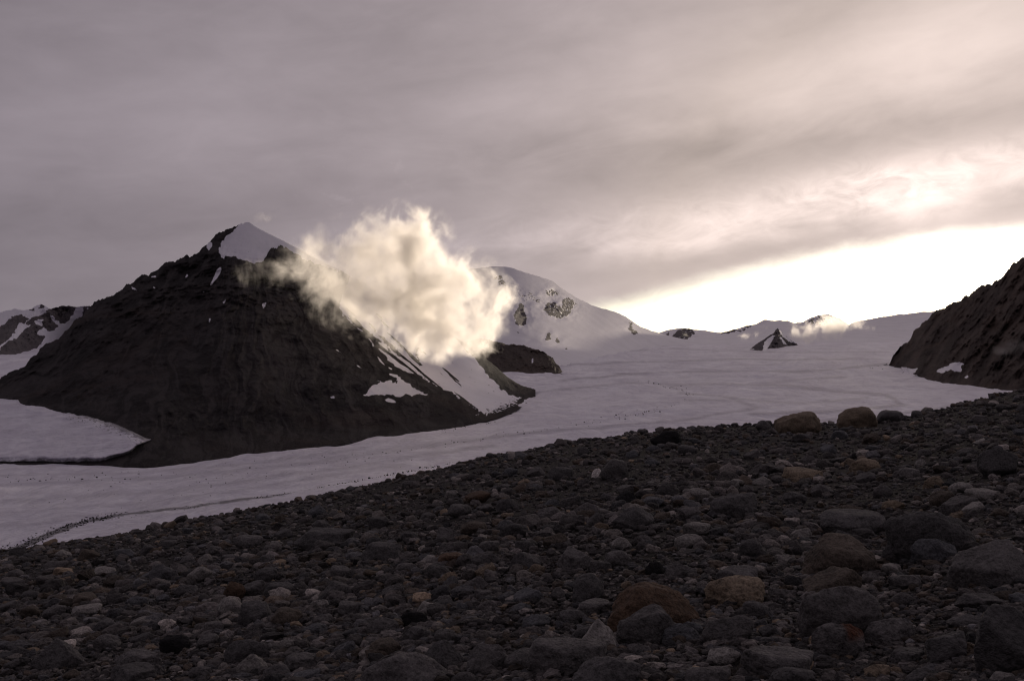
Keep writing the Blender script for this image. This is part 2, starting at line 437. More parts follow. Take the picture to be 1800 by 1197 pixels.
def m1_amp(PX, PY, YY):
    wp = fbm(PX*0.012, PY*0.012, 0, 4, 71); th = np.arctan2(PX-455.0, PY-300.0) + wp*0.06; r = np.hypot(PX-455.0, PY-300.0)*(1+wp*0.3)
    gul = fbm(th*9.0, r*0.005, 0, 2, 4, 0.45, True) + 0.16*fbm(th*26.0, r*0.010, 5.0, 3, 24, 0.5)
    gul2 = fbm(th*70.0, r*0.020, 3.0, 3, 14, 0.5)
    X = (PX-CX)/F*YY; Z = (H-PY)/F*YY
    f_ = fbm(X*0.006, Z*0.006, YY*0.002, 6, 6, 0.55)
    crag = fbm(X*0.03, Z*0.03, YY*0.008, 4, 16, 0.6)
    rough = 0.30 + 0.70*smooth01((650-PY)/150)*smooth01((640-PX)/160)
    low = smooth01((r-40)/120)
    # the apron of scree along the left foot and the little buttresses above it
    crag2 = fbm(X*0.012, Z*0.02, YY*0.004, 5, 18, 0.55)
    sg = boxblur(inpoly(PX, PY, [(-430, 660), (0, 690), (60, 700), (170, 722), (250, 755), (275, 775), (240, 800), (190, 815), (-430, 835)]).astype(float), 8)
    fine_ = fbm(X*0.07, Z*0.07, YY*0.02, 3, 26, 0.6)
    return -(gul*15*low + gul2*1.3*low + f_*36 + (crag*11 + crag2*32)*rough*rough + crag*1.5 + fine_*2.6)*(1-0.9*sg)

def m1_streak(PX, PY):
    wp = fbm(PX*0.012, PY*0.012, 0, 4, 71); th = np.arctan2(PX-455.0, PY-300.0) + wp*0.10; r = np.hypot(PX-455.0, PY-300.0)
    return fbm(th*24.0, r*0.008, 1.0, 5, 72, 0.6)*1.6 + fbm(PX*0.02, PY*0.05, 0, 3, 73)*0.8
mountain('mountain', -420, 941, 1.25, m1_sky, m1_foot, m1_ridge, ROCK, nv=330, prof=1.05, amp_fn=m1_amp, jag=7.0, jagf=0.05, snow_fn=m1_snow, streak_fn=m1_streak,
         jag_fn=lambda p: 1-0.9*smooth01((p-424)/8.0)*smooth01((960-p)/60.0), back=1500, seed=1, label='big dark scree peak with a white snow cap, wrapped in sunlit cloud')

# the long white dome behind the cloud
m2_sky = ip([(500, 600), (620, 545), (700, 515), (760, 492), (820, 474), (860, 469), (880, 468), (900, 471), (930, 481), (955, 489), (972, 494), (985, 505), (1000, 515),
             (1015, 524), (1040, 537), (1070, 545), (1100, 556), (1112, 565), (1125, 574), (1150, 583), (1165, 588), (1190, 594), (1230, 599), (1290, 603)])
m2_foot = ip([(500, 660), (850, 655), (950, 650), (1000, 640), (1050, 629), (1100, 618), (1150, 610), (1200, 605.5), (1290, 603.6)])
M2R = [([(868, 487), (875, 484), (884, 488), (890, 497), (888, 503), (880, 500), (872, 494)], .5), ([(905, 555), (911, 535), (920, 533), (922, 545), (927, 562), (926, 571), (915, 573), (906, 570)], 1.0),
       ([(915, 520), (930, 514), (945, 522), (955, 530), (948, 533), (930, 526), (920, 530)], .25), ([(957, 510), (968, 508), (985, 514), (980, 520), (965, 522)], .42),
       ([(955, 535), (975, 530), (985, 540), (992, 524), (1008, 526), (1012, 535), (1004, 545), (998, 556), (985, 560), (968, 555), (958, 548)], .62),
       ([(959, 596), (964, 584), (970, 588), (969, 597), (963, 598)], 1.0), ([(975, 600), (978, 594), (983, 600), (983, 603)], 1.0),
       ([(1105, 565), (1110, 567), (1114, 578), (1120, 584), (1114, 590), (1108, 583)], .9), ([(994, 611), (998, 612), (997, 614), (993, 613)], 1.0),
       ([(905, 580), (912, 584), (910, 588)], .6)]
def m2_snow(PX, PY):
    qx, qy = rag(PX, PY, 0.16, 3.5, 5)
    n = fbm(PX*0.45+PY*0.1, PY*0.6, 0, 4, 31)*0.9+0.5
    s_ = np.ones(PX.shape, bool)
    for p_, k_ in M2R: s_ &= ~(inpoly(qx, qy, p_) & (n < k_*0.75+0.2))
    return soft(s_)
def m2_amp(PX, PY, YY):
    return -(fbm(PX*0.012, PY*0.02, 0, 5, 9)*420 + fbm(PX*0.05, PY*0.07, 0, 4, 19)*60)*0.8
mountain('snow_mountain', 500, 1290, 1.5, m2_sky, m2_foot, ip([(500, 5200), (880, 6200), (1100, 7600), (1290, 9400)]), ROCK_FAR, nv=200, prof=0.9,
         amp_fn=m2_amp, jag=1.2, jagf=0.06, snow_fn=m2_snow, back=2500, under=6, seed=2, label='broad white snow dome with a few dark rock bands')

# brown spur in front of it
b_sky = ip([(780, 606), (820, 599), (845, 596), (860, 597), (875, 601), (885, 604), (895, 606), (905, 605), (920, 607), (935, 613), (945, 615), (955, 618), (963, 624),
            (972, 628), (977, 638), (984, 646), (990, 655)])
b_foot = ip([(780, 662), (860, 654), (920, 655.5), (990, 658)])
def rock_amp(k, seed, fr=0.05):
    def f_(PX, PY, YY):
        return -(fbm(PX*fr, PY*fr*1.2, 0, 5, seed, 0.55, True)*k + fbm(PX*fr*3, PY*fr*3, 0, 4, seed+3, 0.6)*k*0.4)
    return f_
def b_snow(PX, PY): return soft(inpoly(PX, PY, [(934, 633), (937, 629), (938, 636), (935, 639)]))
mountain('rock_spur', 780, 990, 1.0, b_sky, b_foot, ip([(780, 4300), (900, 4300), (990, 3700)]), ROCK_BROWN, nv=70, amp_fn=rock_amp(60, 41, 0.03), jag=2.0, jagf=0.12, snow_fn=b_snow,
         back=500, under=5, seed=3, label='low brown rock spur at the foot of the white dome')

# ridges closing the far end of the ice field
f_sky = ip([(1120, 592), (1150, 587), (1166, 583), (1175, 580), (1190, 578), (1202, 576.5), (1212, 578), (1222, 580), (1240, 581.5), (1268, 585.5), (1276, 583), (1290, 579), (1300, 577), (1310, 573),
            (1328, 570), (1344, 562), (1360, 563.5), (1385, 563.5), (1397, 568), (1412, 566), (1425, 559), (1440, 554), (1455, 552), (1466, 556), (1480, 562), (1492, 571), (1500, 566),
            (1512, 564), (1540, 559), (1570, 554), (1600, 551), (1625, 548), (1650, 547), (1680, 549), (1720, 556), (1800, 575), (1950, 585)])
f_foot = ip([(1120, 606), (1200, 605), (1300, 603), (1450, 601), (1950, 598)])
def f_snow(PX, PY):
    qx, qy = rag(PX, PY, 0.16, 3.0, 6)
    n = fbm(PX*0.2, PY*0.35, 0, 4, 33)*0.9+0.5
    s_ = np.ones(PX.shape, bool)
    for p_, k_ in (([(1180, 594), (1188, 584), (1195, 577), (1213, 577), (1224, 584), (1214, 592), (1205, 600), (1192, 598)], .85), ([(1170, 590), (1175, 583), (1177, 587), (1173, 591)], .8),
                   ([(1262, 588), (1276, 581), (1296, 575), (1298, 581), (1280, 586)], .8), ([(1298, 584), (1310, 572), (1325, 570), (1318, 576), (1304, 584)], .45),
                   ([(1415, 570), (1430, 556), (1455, 550), (1470, 562), (1452, 572)], .3)):
        s_ &= ~(inpoly(qx, qy, p_) & (n < k_*0.75+0.2))
    return soft(s_)
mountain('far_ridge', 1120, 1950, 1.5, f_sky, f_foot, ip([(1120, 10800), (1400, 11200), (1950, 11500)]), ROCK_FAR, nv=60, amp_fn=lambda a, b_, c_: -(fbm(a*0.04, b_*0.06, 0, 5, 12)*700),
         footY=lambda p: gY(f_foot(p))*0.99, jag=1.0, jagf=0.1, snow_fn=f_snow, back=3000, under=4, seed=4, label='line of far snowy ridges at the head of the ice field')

n_sky = ip([(1318, 614), (1330, 604), (1342, 597), (1352, 590), (1360, 586), (1364, 579), (1367, 577), (1371, 582), (1380, 589), (1390, 598), (1402, 606)])
n_foot = ip([(1318, 614.5), (1340, 617), (1350, 613), (1370, 612), (1385, 608), (1402, 606.5)])
def n_snow(PX, PY):
    qx, qy = rag(PX, PY, 0.3, 1.5, 6)
    return soft(inpoly(qx, qy, [(1358, 589), (1362, 590), (1352, 608), (1348, 617), (1340, 616), (1344, 601), (1348, 597)]) | inpoly(qx, qy, [(1370, 592), (1374, 593), (1384, 606), (1378, 605)])
                | inpoly(qx, qy, [(1370, 580), (1374, 584), (1398, 604), (1386, 600), (1372, 588)]))
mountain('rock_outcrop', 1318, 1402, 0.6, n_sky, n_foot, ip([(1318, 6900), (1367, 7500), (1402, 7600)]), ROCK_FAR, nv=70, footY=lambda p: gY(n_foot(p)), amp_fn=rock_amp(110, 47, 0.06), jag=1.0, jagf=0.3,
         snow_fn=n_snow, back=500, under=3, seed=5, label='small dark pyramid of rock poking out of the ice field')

# rocky snow-streaked ridge far off behind the dark peak
l_sky = ip([(-500, 600), (-200, 575), (0, 550), (12, 546), (26, 543), (40, 546), (50, 545), (58, 540), (68, 536), (74, 535), (82, 539), (90, 542), (97, 540), (106, 538), (125, 537), (135, 540),
            (150, 539), (180, 536), (240, 525), (330, 490), (450, 480), (560, 505), (640, 535), (720, 580)])  # hidden right end added to block the low sun from this ridge
l_foot = ip([(-500, 640), (-100, 632), (0, 625), (50, 618), (150, 605), (720, 605)])
LR = [[(-60, 640), (-40, 600), (0, 576), (12, 566), (22, 556), (38, 552), (50, 560), (42, 570), (36, 566), (28, 580), (16, 596), (0, 606), (-60, 650)],
      [(0, 613), (14, 600), (30, 594), (44, 578), (60, 566), (63, 570), (76, 575), (66, 583), (66, 588), (80, 591), (72, 604), (66, 610), (50, 618), (20, 625), (0, 624)],
      [(45, 568), (58, 557), (72, 555), (80, 548), (92, 540), (104, 538), (126, 536), (136, 540), (128, 552), (118, 566), (108, 570), (96, 560), (88, 552), (86, 556), (98, 570), (102, 574), (92, 582),
       (84, 582), (74, 574), (76, 562), (66, 560), (60, 566), (50, 571)],
      [(50, 546), (58, 541), (60, 546)], [(67, 541), (72, 535), (80, 538), (76, 542), (70, 542)], [(148, 541), (170, 530), (240, 515), (320, 540), (320, 620), (100, 620), (110, 602), (130, 578), (146, 556)]]
def l_snow(PX, PY):
    qx, qy = rag(PX, PY, 0.16, 3.0, 7)
    s_ = np.ones(PX.shape, bool)
    for p_ in LR: s_ &= ~inpoly(qx, qy, p_)
    n = fbm(PX*0.25, PY*0.3, 0, 3, 37)
    return soft(s_ | (n > 0.80))
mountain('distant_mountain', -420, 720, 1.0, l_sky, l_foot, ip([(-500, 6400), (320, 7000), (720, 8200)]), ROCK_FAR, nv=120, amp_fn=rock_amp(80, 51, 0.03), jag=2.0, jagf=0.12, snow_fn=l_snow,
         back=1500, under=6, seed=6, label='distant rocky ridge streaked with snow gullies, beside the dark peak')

# dark slope the sun stands behind
r_sky = ip([(1553, 640), (1560, 636), (1566, 630), (1575, 622), (1580, 613), (1590, 605), (1600, 597), (1606, 582), (1620, 567), (1632, 558), (1648, 545), (1662, 538), (1676, 531), (1690, 525), (1704, 522),
            (1712, 514), (1722, 508), (1728, 503), (1742, 498), (1758, 486), (1770, 475), (1778, 465), (1790, 456), (1800, 449), (1850, 425), (1950, 360), (2100, 300), (2400, 220), (2800, 260)])
r_foot = ip([(1553, 641), (1570, 644), (1590, 648), (1602, 652), (1612, 650), (1606, 660), (1625, 664), (1655, 671), (1668, 675), (1700, 678), (1740, 683), (1765, 687), (1800, 691), (2000, 700), (2400, 700), (2800, 700)])
r_foot = ip([(1553, 641), (1570, 643), (1590, 646), (1598, 655), (1603, 662), (1625, 665), (1655, 671), (1668, 674), (1700, 678), (1740, 682), (1765, 686), (1800, 690), (2000, 700), (2400, 700), (2800, 700)])
def r_snow(PX, PY):
    qx, qy = rag(PX, PY, 0.16, 2.5, 9)
    s_ = inpoly(qx, qy, [(1645, 652), (1658, 646), (1672, 639), (1686, 636), (1697, 641), (1688, 644), (1690, 653), (1678, 654), (1672, 650), (1662, 653), (1655, 656)])
    s_ |= inpoly(qx, qy, [(1584, 645), (1592, 646), (1600, 649), (1614, 648), (1606, 656), (1599, 664), (1590, 660), (1584, 652)])
    s_ |= inpoly(qx, qy, [(1697, 661), (1701, 660), (1701, 664), (1696, 664)]) | inpoly(qx, qy, [(1745, 681), (1760, 685), (1768, 688), (1752, 686)])
    return soft(s_)
def r_amp(PX, PY, YY):
    q = PX*0.82 + PY*0.57                                     # ribs dip to the lower left like the skyline
    rr = PX*0.57 - PY*0.82
    return -(fbm(q*0.03, rr*0.008, 0, 5, 61, 0.55, True)*80 + fbm(PX*0.03, PY*0.03, 0, 4, 64)*55 + fbm(PX*0.11, PY*0.11, 0, 3, 66, 0.55)*9)
mountain('mountain_slope', 1553, 2800, 1.4, r_sky, r_foot, ip([(1553, 4200), (1650, 4050), (1800, 3500), (2100, 3000), (2800, 2600)]), ROCK_BROWN, nv=230, amp_fn=r_amp, jag=8.5, jagf=0.055, snow_fn=r_snow, streak_fn=lambda a, b_: fbm((a*0.82+b_*0.57)*0.06, (a*0.57-b_*0.82)*0.012, 0, 5, 74, 0.6)*1.5,
         footY=lambda p: gY(r_foot(p)), back=900, under=14, seed=7, label='steep dark rock slope with the low sun just behind its crest')

# ------------------------------------------------------------------ the glacier
px = np.concatenate([np.arange(-1100, -60, 12.0), np.arange(-60, 1880, 2.0), np.arange(1880, 2900, 14.0)])
py = np.concatenate([np.arange(597, 700, 0.6), np.arange(700, 860, 0.8), np.arange(860, 1061, 1.2)])
PX, PY = np.meshgrid(px, py, indexing='ij')
YY = gY(PY)
top = np.interp(PX, [-1100, 0, 250, 450, 600, 750, 850, 910, 941, 1000, 1100, 1250, 1560, 1700, 2900], [830, 812, 822, 797, 781, 757, 738, 712, 680, 668, 655, 640, 628, 660, 690])
bot = np.maximum(fg_sky(PX), top+20)
flow = (PY-top)/(bot-top)*0.5 + np.where(PX > 900, 0, 0)
X = (PX-CX)/F*YY
flowf = (PY - 598)*0.075 + X*0.0016 + 0.9*fbm(PX*0.0045, PY*0.012, 0, 3, 77)
tilt = np.interp(PX, [-1100, 0, 300, 600, 800, 950, 1100, 1500, 2900], [-150, 0, 45, 84, 108, 121, 127, 131, 131])
flowc = (PY + tilt + 9*fbm(PX*0.006, PY*0.02, 0, 3, 77))*0.17
along = PX*0.018
# dirt lines on the ice, each a polyline of photo points on the surface
def line_d(pts, half):
    a = np.array(pts, float)
    d = np.full(PX.shape, 1e9)
    for (x0, y0), (x1, y1) in zip(a[:-1], a[1:]):
        ux, uy = x1-x0, y1-y0; L2 = ux*ux+uy*uy
        tt = np.clip(((PX-x0)*ux+(PY-y0)*uy)/L2, 0, 1)
        d = np.minimum(d, np.hypot(PX-x0-tt*ux, (PY-y0-tt*uy)*1.0))
    return np.clip(1-d/half, 0, 1)
MED = [(-80, 1004), (0, 973), (40, 960), (75, 945), (105, 932), (128, 924), (150, 916), (200, 908), (260, 901), (330, 893), (420, 880), (500, 869), (600, 851), (700, 832), (800, 813)]
MED2 = [(600, 806), (700, 795), (800, 779), (860, 770), (950, 757), (1020, 745), (1080, 735), (1130, 727), (1180, 714), (1208, 703), (1214, 694), (1200, 684), (1160, 677), (1112, 666)]
nz = fbm(PX*0.10, PY*0.2, 0, 4, 81)
dirt = line_d(MED, 6.0)*0.85*smooth01((760-PX)/380.0) + line_d(MED[:6], 12.0)*0.5
dirt = dirt + line_d(MED2, 2.4)*0.42
dirt = dirt + np.clip(0.35 - np.abs(PY-m1_foot(PX)-3)/10.0, 0, 1)*((PX > 760) & (PX < 945))*0.7
band = np.zeros_like(PX); wx, wy = PX + 14*fbm(PX*0.01, PY*0.03, 0, 3, 121), PY + 1.6*fbm(PX*0.012, PY*0.04, 3.0, 4, 122)
for L_, h_, k_ in (([(980, 641), (1150, 635), (1350, 632), (1545, 631)], 3, .7), ([(990, 668), (1150, 655), (1250, 652), (1400, 655), (1560, 641)], 3.5, .8), ([(940, 690), (1100, 673), (1300, 677), (1480, 662)], 3.5, .6),
                   ([(1320, 729), (1480, 723), (1590, 712), (1560, 695), (1400, 681), (1280, 676)], 5, .8), ([(1180, 775), (1400, 742), (1560, 733), (1680, 712)], 6, .8), ([(560, 806), (900, 763), (1200, 740), (1330, 716), (1290, 700), (1200, 690)], 5, .7),
                   ([(1220, 705), (1300, 702), (1420, 708), (1520, 700)], 4, .6), ([(-60, 858), (300, 838), (600, 806), (900, 764)], 6, .8), ([(-60, 884), (300, 862), (620, 819), (860, 784)], 6, .8), ([(-60, 908), (300, 880), (700, 817)], 6, .6),
                   ([(-60, 838), (200, 833), (420, 815), (640, 788)], 5, .7), ([(-60, 930), (100, 918), (300, 885)], 5, .6), ([(1020, 620), (1200, 614), (1400, 620), (1560, 618)], 2, .5)):
    a_ = np.array(L_, float); d_ = np.full(PX.shape, 1e9)
    for (x0, y0), (x1, y1) in zip(a_[:-1], a_[1:]):
        ux, uy = x1-x0, y1-y0; tt = np.clip(((wx-x0)*ux+(wy-y0)*uy)/(ux*ux+uy*uy), 0, 1)
        d_ = np.minimum(d_, np.hypot((wx-x0-tt*ux)*0.25, wy-y0-tt*uy))
    band = np.maximum(band, smooth01(1-d_/h_)*k_)
band = band*(0.5 + 0.5*smooth01((PX-650)/300))
zz = 0.9*fbm(flowc*0.55, along*0.5, 0, 4, 83) + 3.0*fbm(X*0.004, YY*0.004, 0, 4, 84) + 1.1*fbm(X*0.03, YY*0.015, 0, 3, 86)
zz = zz*np.clip(YY/1500, 0.4, 2.2)*smooth01((PY-600)/12)
V = pt(PX, PY, YY); V[..., 2] += zz
Z_ICE = V[..., 2]
o = make('glacier', V, grid_faces(len(px), len(py)), ICE, {'flow': flowc, 'along': along, 'dirt': dirt, 'band': band})
tag(o, 'wide grey-white glacier winding down the valley', None, 'structure')

# the little side glacier that ends against the dark peak on the left
px = np.arange(-420, 266, 1.5); vv = np.linspace(0, 1, 70)
t_up = ip([(-420, 660), (0, 700), (32, 703), (36, 708), (100, 722), (170, 736), (215, 750), (245, 764), (262, 772), (266, 773)])
t_lo = ip([(-420, 830), (0, 811), (60, 811), (180, 811), (205, 804), (232, 794), (228, 784), (250, 778), (262, 774), (266, 773.3)])
t_lo = ip([(-420, 830), (0, 811), (60, 811), (170, 811), (195, 806), (218, 799), (232, 792), (240, 784), (252, 778), (262, 774.5), (266, 773.3)])
jit = 3.0*fbm(px*0.035, 0.2, 0, 5, 91, 0.55)
up, lo = t_up(px)+jit, t_lo(px)+jit*0.7
PX, PY = px[:, None]+0*vv, lo[:, None]+(up-lo)[:, None]*vv
ft, sk = m1_foot(px), m1_sky(px)
vm = np.clip((ft[:, None]-PY)/np.maximum(ft-sk, 1)[:, None], 0, 1)
Ym = gY(ft)[:, None] + (m1_ridge(px)-gY(ft))[:, None]*vm**1.05
dome = np.minimum(smooth01(vv/0.10), smooth01((1-vv)/0.10))[None, :]*smooth01((266-px)/40)[:, None]
YY = Ym - 4 - 24*dome + 5*fbm(PX*0.02, PY*0.04, 0, 4, 93)
V = pt(PX, PY, YY)
low = pt(px, lo+2, YY[:, 0]+40)[:, None]; hi = pt(px, up-2, YY[:, -1]+60)[:, None]
V = np.concatenate([low, V, hi], 1)
n = fbm(PX*0.3, PY*0.5, 0, 3, 95)
edge = np.clip(1-(lo[:, None]-PY)/9.0, 0, 1)*0.75
dd = np.clip(1-(PY-up[:, None])/26.0, 0, 1)*smooth01((PX-10)/200)*0.75 + (n > 0.5)*0.8*smooth01((PX-60)/150)*np.clip(1-(PY-up[:, None])/40.0, 0, 1)
pad = lambda a: np.concatenate([a[:, :1], a, a[:, -1:]], 1)
o = make('side_glacier', V, grid_faces(V.shape[0], V.shape[1])[:, ::-1], ICE, {'flow': pad(PY*0.10+PX*0.01), 'along': pad(PX*0.02), 'dirt': pad(np.maximum(dd, edge))})
tag(o, 'small side glacier tongue at the left foot of the dark peak', None, 'structure')

# ------------------------------------------------------------------ foreground moraine slope
crestY = ip([(-2500, 40), (0, 62), (500, 72), (1300, 84), (1800, 88), (4500, 90)])
def pyv(px): return fg_sky(px) - F*CZ/crestY(px)
def und(X, Y):
    return 0.05*fbm(X*0.45, Y*0.45, 0, 4, 101) + 0.30*fbm(X*0.05, Y*0.05, 0, 3, 103)*smooth01((Y-6)/30.0)
def ground(px, Y):
    X = (px-CX)/F*Y
    Yc = crestY(px); k = np.maximum(Y-Yc, 0)
    Ye = np.minimum(Y, Yc)
    z = Ye*(H-pyv(px))/F + und(X, Ye)*np.where(Y > Yc, np.exp(-k/30.0), 1)
    z = z + k*(H-fg_sky(px))/F - k*0.42*smooth01(k/26.0) - 0.01*k
    return np.maximum(z, np.where(k > 0, -165.0, -1e9))
px = np.concatenate([np.arange(-2500, -200, 20.0), np.arange(-200, 2000, 3.0), np.arange(2000, 4500, 20.0)])
Yg = np.concatenate([np.geomspace(0.9, 5, 14)[:-1], np.geomspace(5, 100, 380)[:-1], np.geomspace(100, 760, 60)])
PX, YY = np.meshgrid(px, Yg, indexing='ij')
V = np.stack([(PX-CX)/F*YY, YY, ground(PX, YY)], -1)
o = make('moraine_ground', V, grid_faces(len(px), len(Yg)), GRAVEL)
tag(o, 'dark gravelly moraine slope falling towards the glacier', None, 'structure')

def place(px, py):
    """Ground point seen at a photo pixel: straight slope first, then corrected for its bumps."""
    px = np.asarray(px, float); py = np.asarray(py, float)
    Y = np.minimum(F*CZ/np.maximum(py-pyv(px), 1e-3), crestY(px))
    for _ in range(4):
        z = ground(px, Y); err = (H-py)/F*Y + CZ - z          # above the ground when positive
        slope = (py-pyv(px))/F
        Y = np.clip(Y + 0.7*err/np.maximum(slope, 0.02), 1.5, crestY(px))
    return Y

# ------------------------------------------------------------------ stones
def icosphere(sub):
    p = (1+5**.5)/2
    v = [(-1,p,0),(1,p,0),(-1,-p,0),(1,-p,0),(0,-1,p),(0,1,p),(0,-1,-p),(0,1,-p),(p,0,-1),(p,0,1),(-p,0,-1),(-p,0,1)]
    f = [(0,11,5),(0,5,1),(0,1,7),(0,7,10),(0,10,11),(1,5,9),(5,11,4),(11,10,2),(10,7,6),(7,1,8),(3,9,4),(3,4,2),(3,2,6),(3,6,8),(3,8,9),(4,9,5),(2,4,11),(6,2,10),(8,6,7),(9,8,1)]
    v = [np.array(q)/np.linalg.norm(q) for q in v]
    for _ in range(sub):
        mid, nf = {}, []
        def md(a, b):
            k = (min(a, b), max(a, b))
            if k not in mid:
                q = v[a]+v[b]; v.append(q/np.linalg.norm(q)); mid[k] = len(v)-1
            return mid[k]
        for a, b, c in f:
            ab, bc, ca = md(a, b), md(b, c), md(c, a)
            nf += [(a, ab, ca), (b, bc, ab), (c, ca, bc), (ab, bc, ca)]
        f = nf
    return np.array(v), np.array(f, np.int32)
ICO = {k: icosphere(k) for k in (1, 2, 3, 4)}

def rock_shape(D, rng, style='round', rough=0.06):
    """Directions D to a closed boulder filling the box [-1,1]^3: a rounded polytope with grain."""
    n = {'round': 11, 'angular': 11, 'slab': 10, 'peak': 8, 'wedge': 9}[style]
    n += 3
    ii = np.arange(n)+0.5; ph = np.arccos(1-2*ii/n); tt = ii*2.39996+rng.uniform(0, 6.28)     # evenly spread faces, shaken
    N = np.stack([np.sin(ph)*np.cos(tt), np.sin(ph)*np.sin(tt), np.cos(ph)], 1) + rng.normal(0, 0.28, (n, 3))
    N /= np.linalg.norm(N, axis=1, keepdims=True)
    h = rng.uniform(0.66, 1.0, n)
    N = np.concatenate([N, rng.normal(0, .3, (6, 3)) + np.concatenate([np.eye(3), -np.eye(3)])]); N /= np.linalg.norm(N, axis=1, keepdims=True)
    h = np.concatenate([h, np.ones(6)*1.15])
    p = {'round': 6.5, 'angular': 24.0, 'slab': 14.0, 'peak': 22.0, 'wedge': 18.0}[style]*rng.uniform(0.8, 1.5)
    if style == 'peak':
        a = rng.uniform(0, 6.28) + np.arange(4)*1.57 + rng.uniform(-.3, .3, 4)
        N = np.concatenate([N, np.stack([np.cos(a), np.sin(a), np.full(4, 0.62)], 1)/1.18]); h = np.concatenate([h, rng.uniform(0.5, 0.62, 4)])
    if style == 'wedge':
        N = np.concatenate([N, [(-0.45, -0.2, 0.87)]]); h = np.concatenate([h, [0.48]])
    if style == 'slab':
        N = np.concatenate([N, [(0.12, -0.1, 0.98)]]); h = np.concatenate([h, [0.55]])
    q = np.maximum(D@N.T, 0)/h
    r = (q**p).sum(1)**(-1/p)
    s_ = rng.uniform(0, 50)
    r = r*(1 + rough*1.6*fbm(D[:, 0]*1.6+s_, D[:, 1]*1.6, D[:, 2]*1.6, 3, int(s_)) + rough*0.6*fbm(D[:, 0]*5+s_, D[:, 1]*5, D[:, 2]*5, 3, int(s_)+7)
             - rough*0.35*np.clip(1-np.abs(fbm(D[:, 0]*2.2+s_, D[:, 1]*2.2, D[:, 2]*3.0, 2, int(s_)+11))*14, 0, 1))
    V = D*r[:, None]
    lo_, hi_ = V.min(0), V.max(0)
    return (V-(lo_+hi_)/2)/((hi_-lo_)/2)

TINT = {'grey': (0.092, 0.087, 0.088), 'dark grey': (0.070, 0.067, 0.069), 'pale grey': (0.19, 0.18, 0.175), 'brown': (0.074, 0.061, 0.051), 'tan': (0.175, 0.140, 0.105),
        'rusty': (0.082, 0.054, 0.037), 'black': (0.011, 0.010, 0.011), 'white': (0.50, 0.47, 0.46), 'bluish grey': (0.078, 0.080, 0.088)}
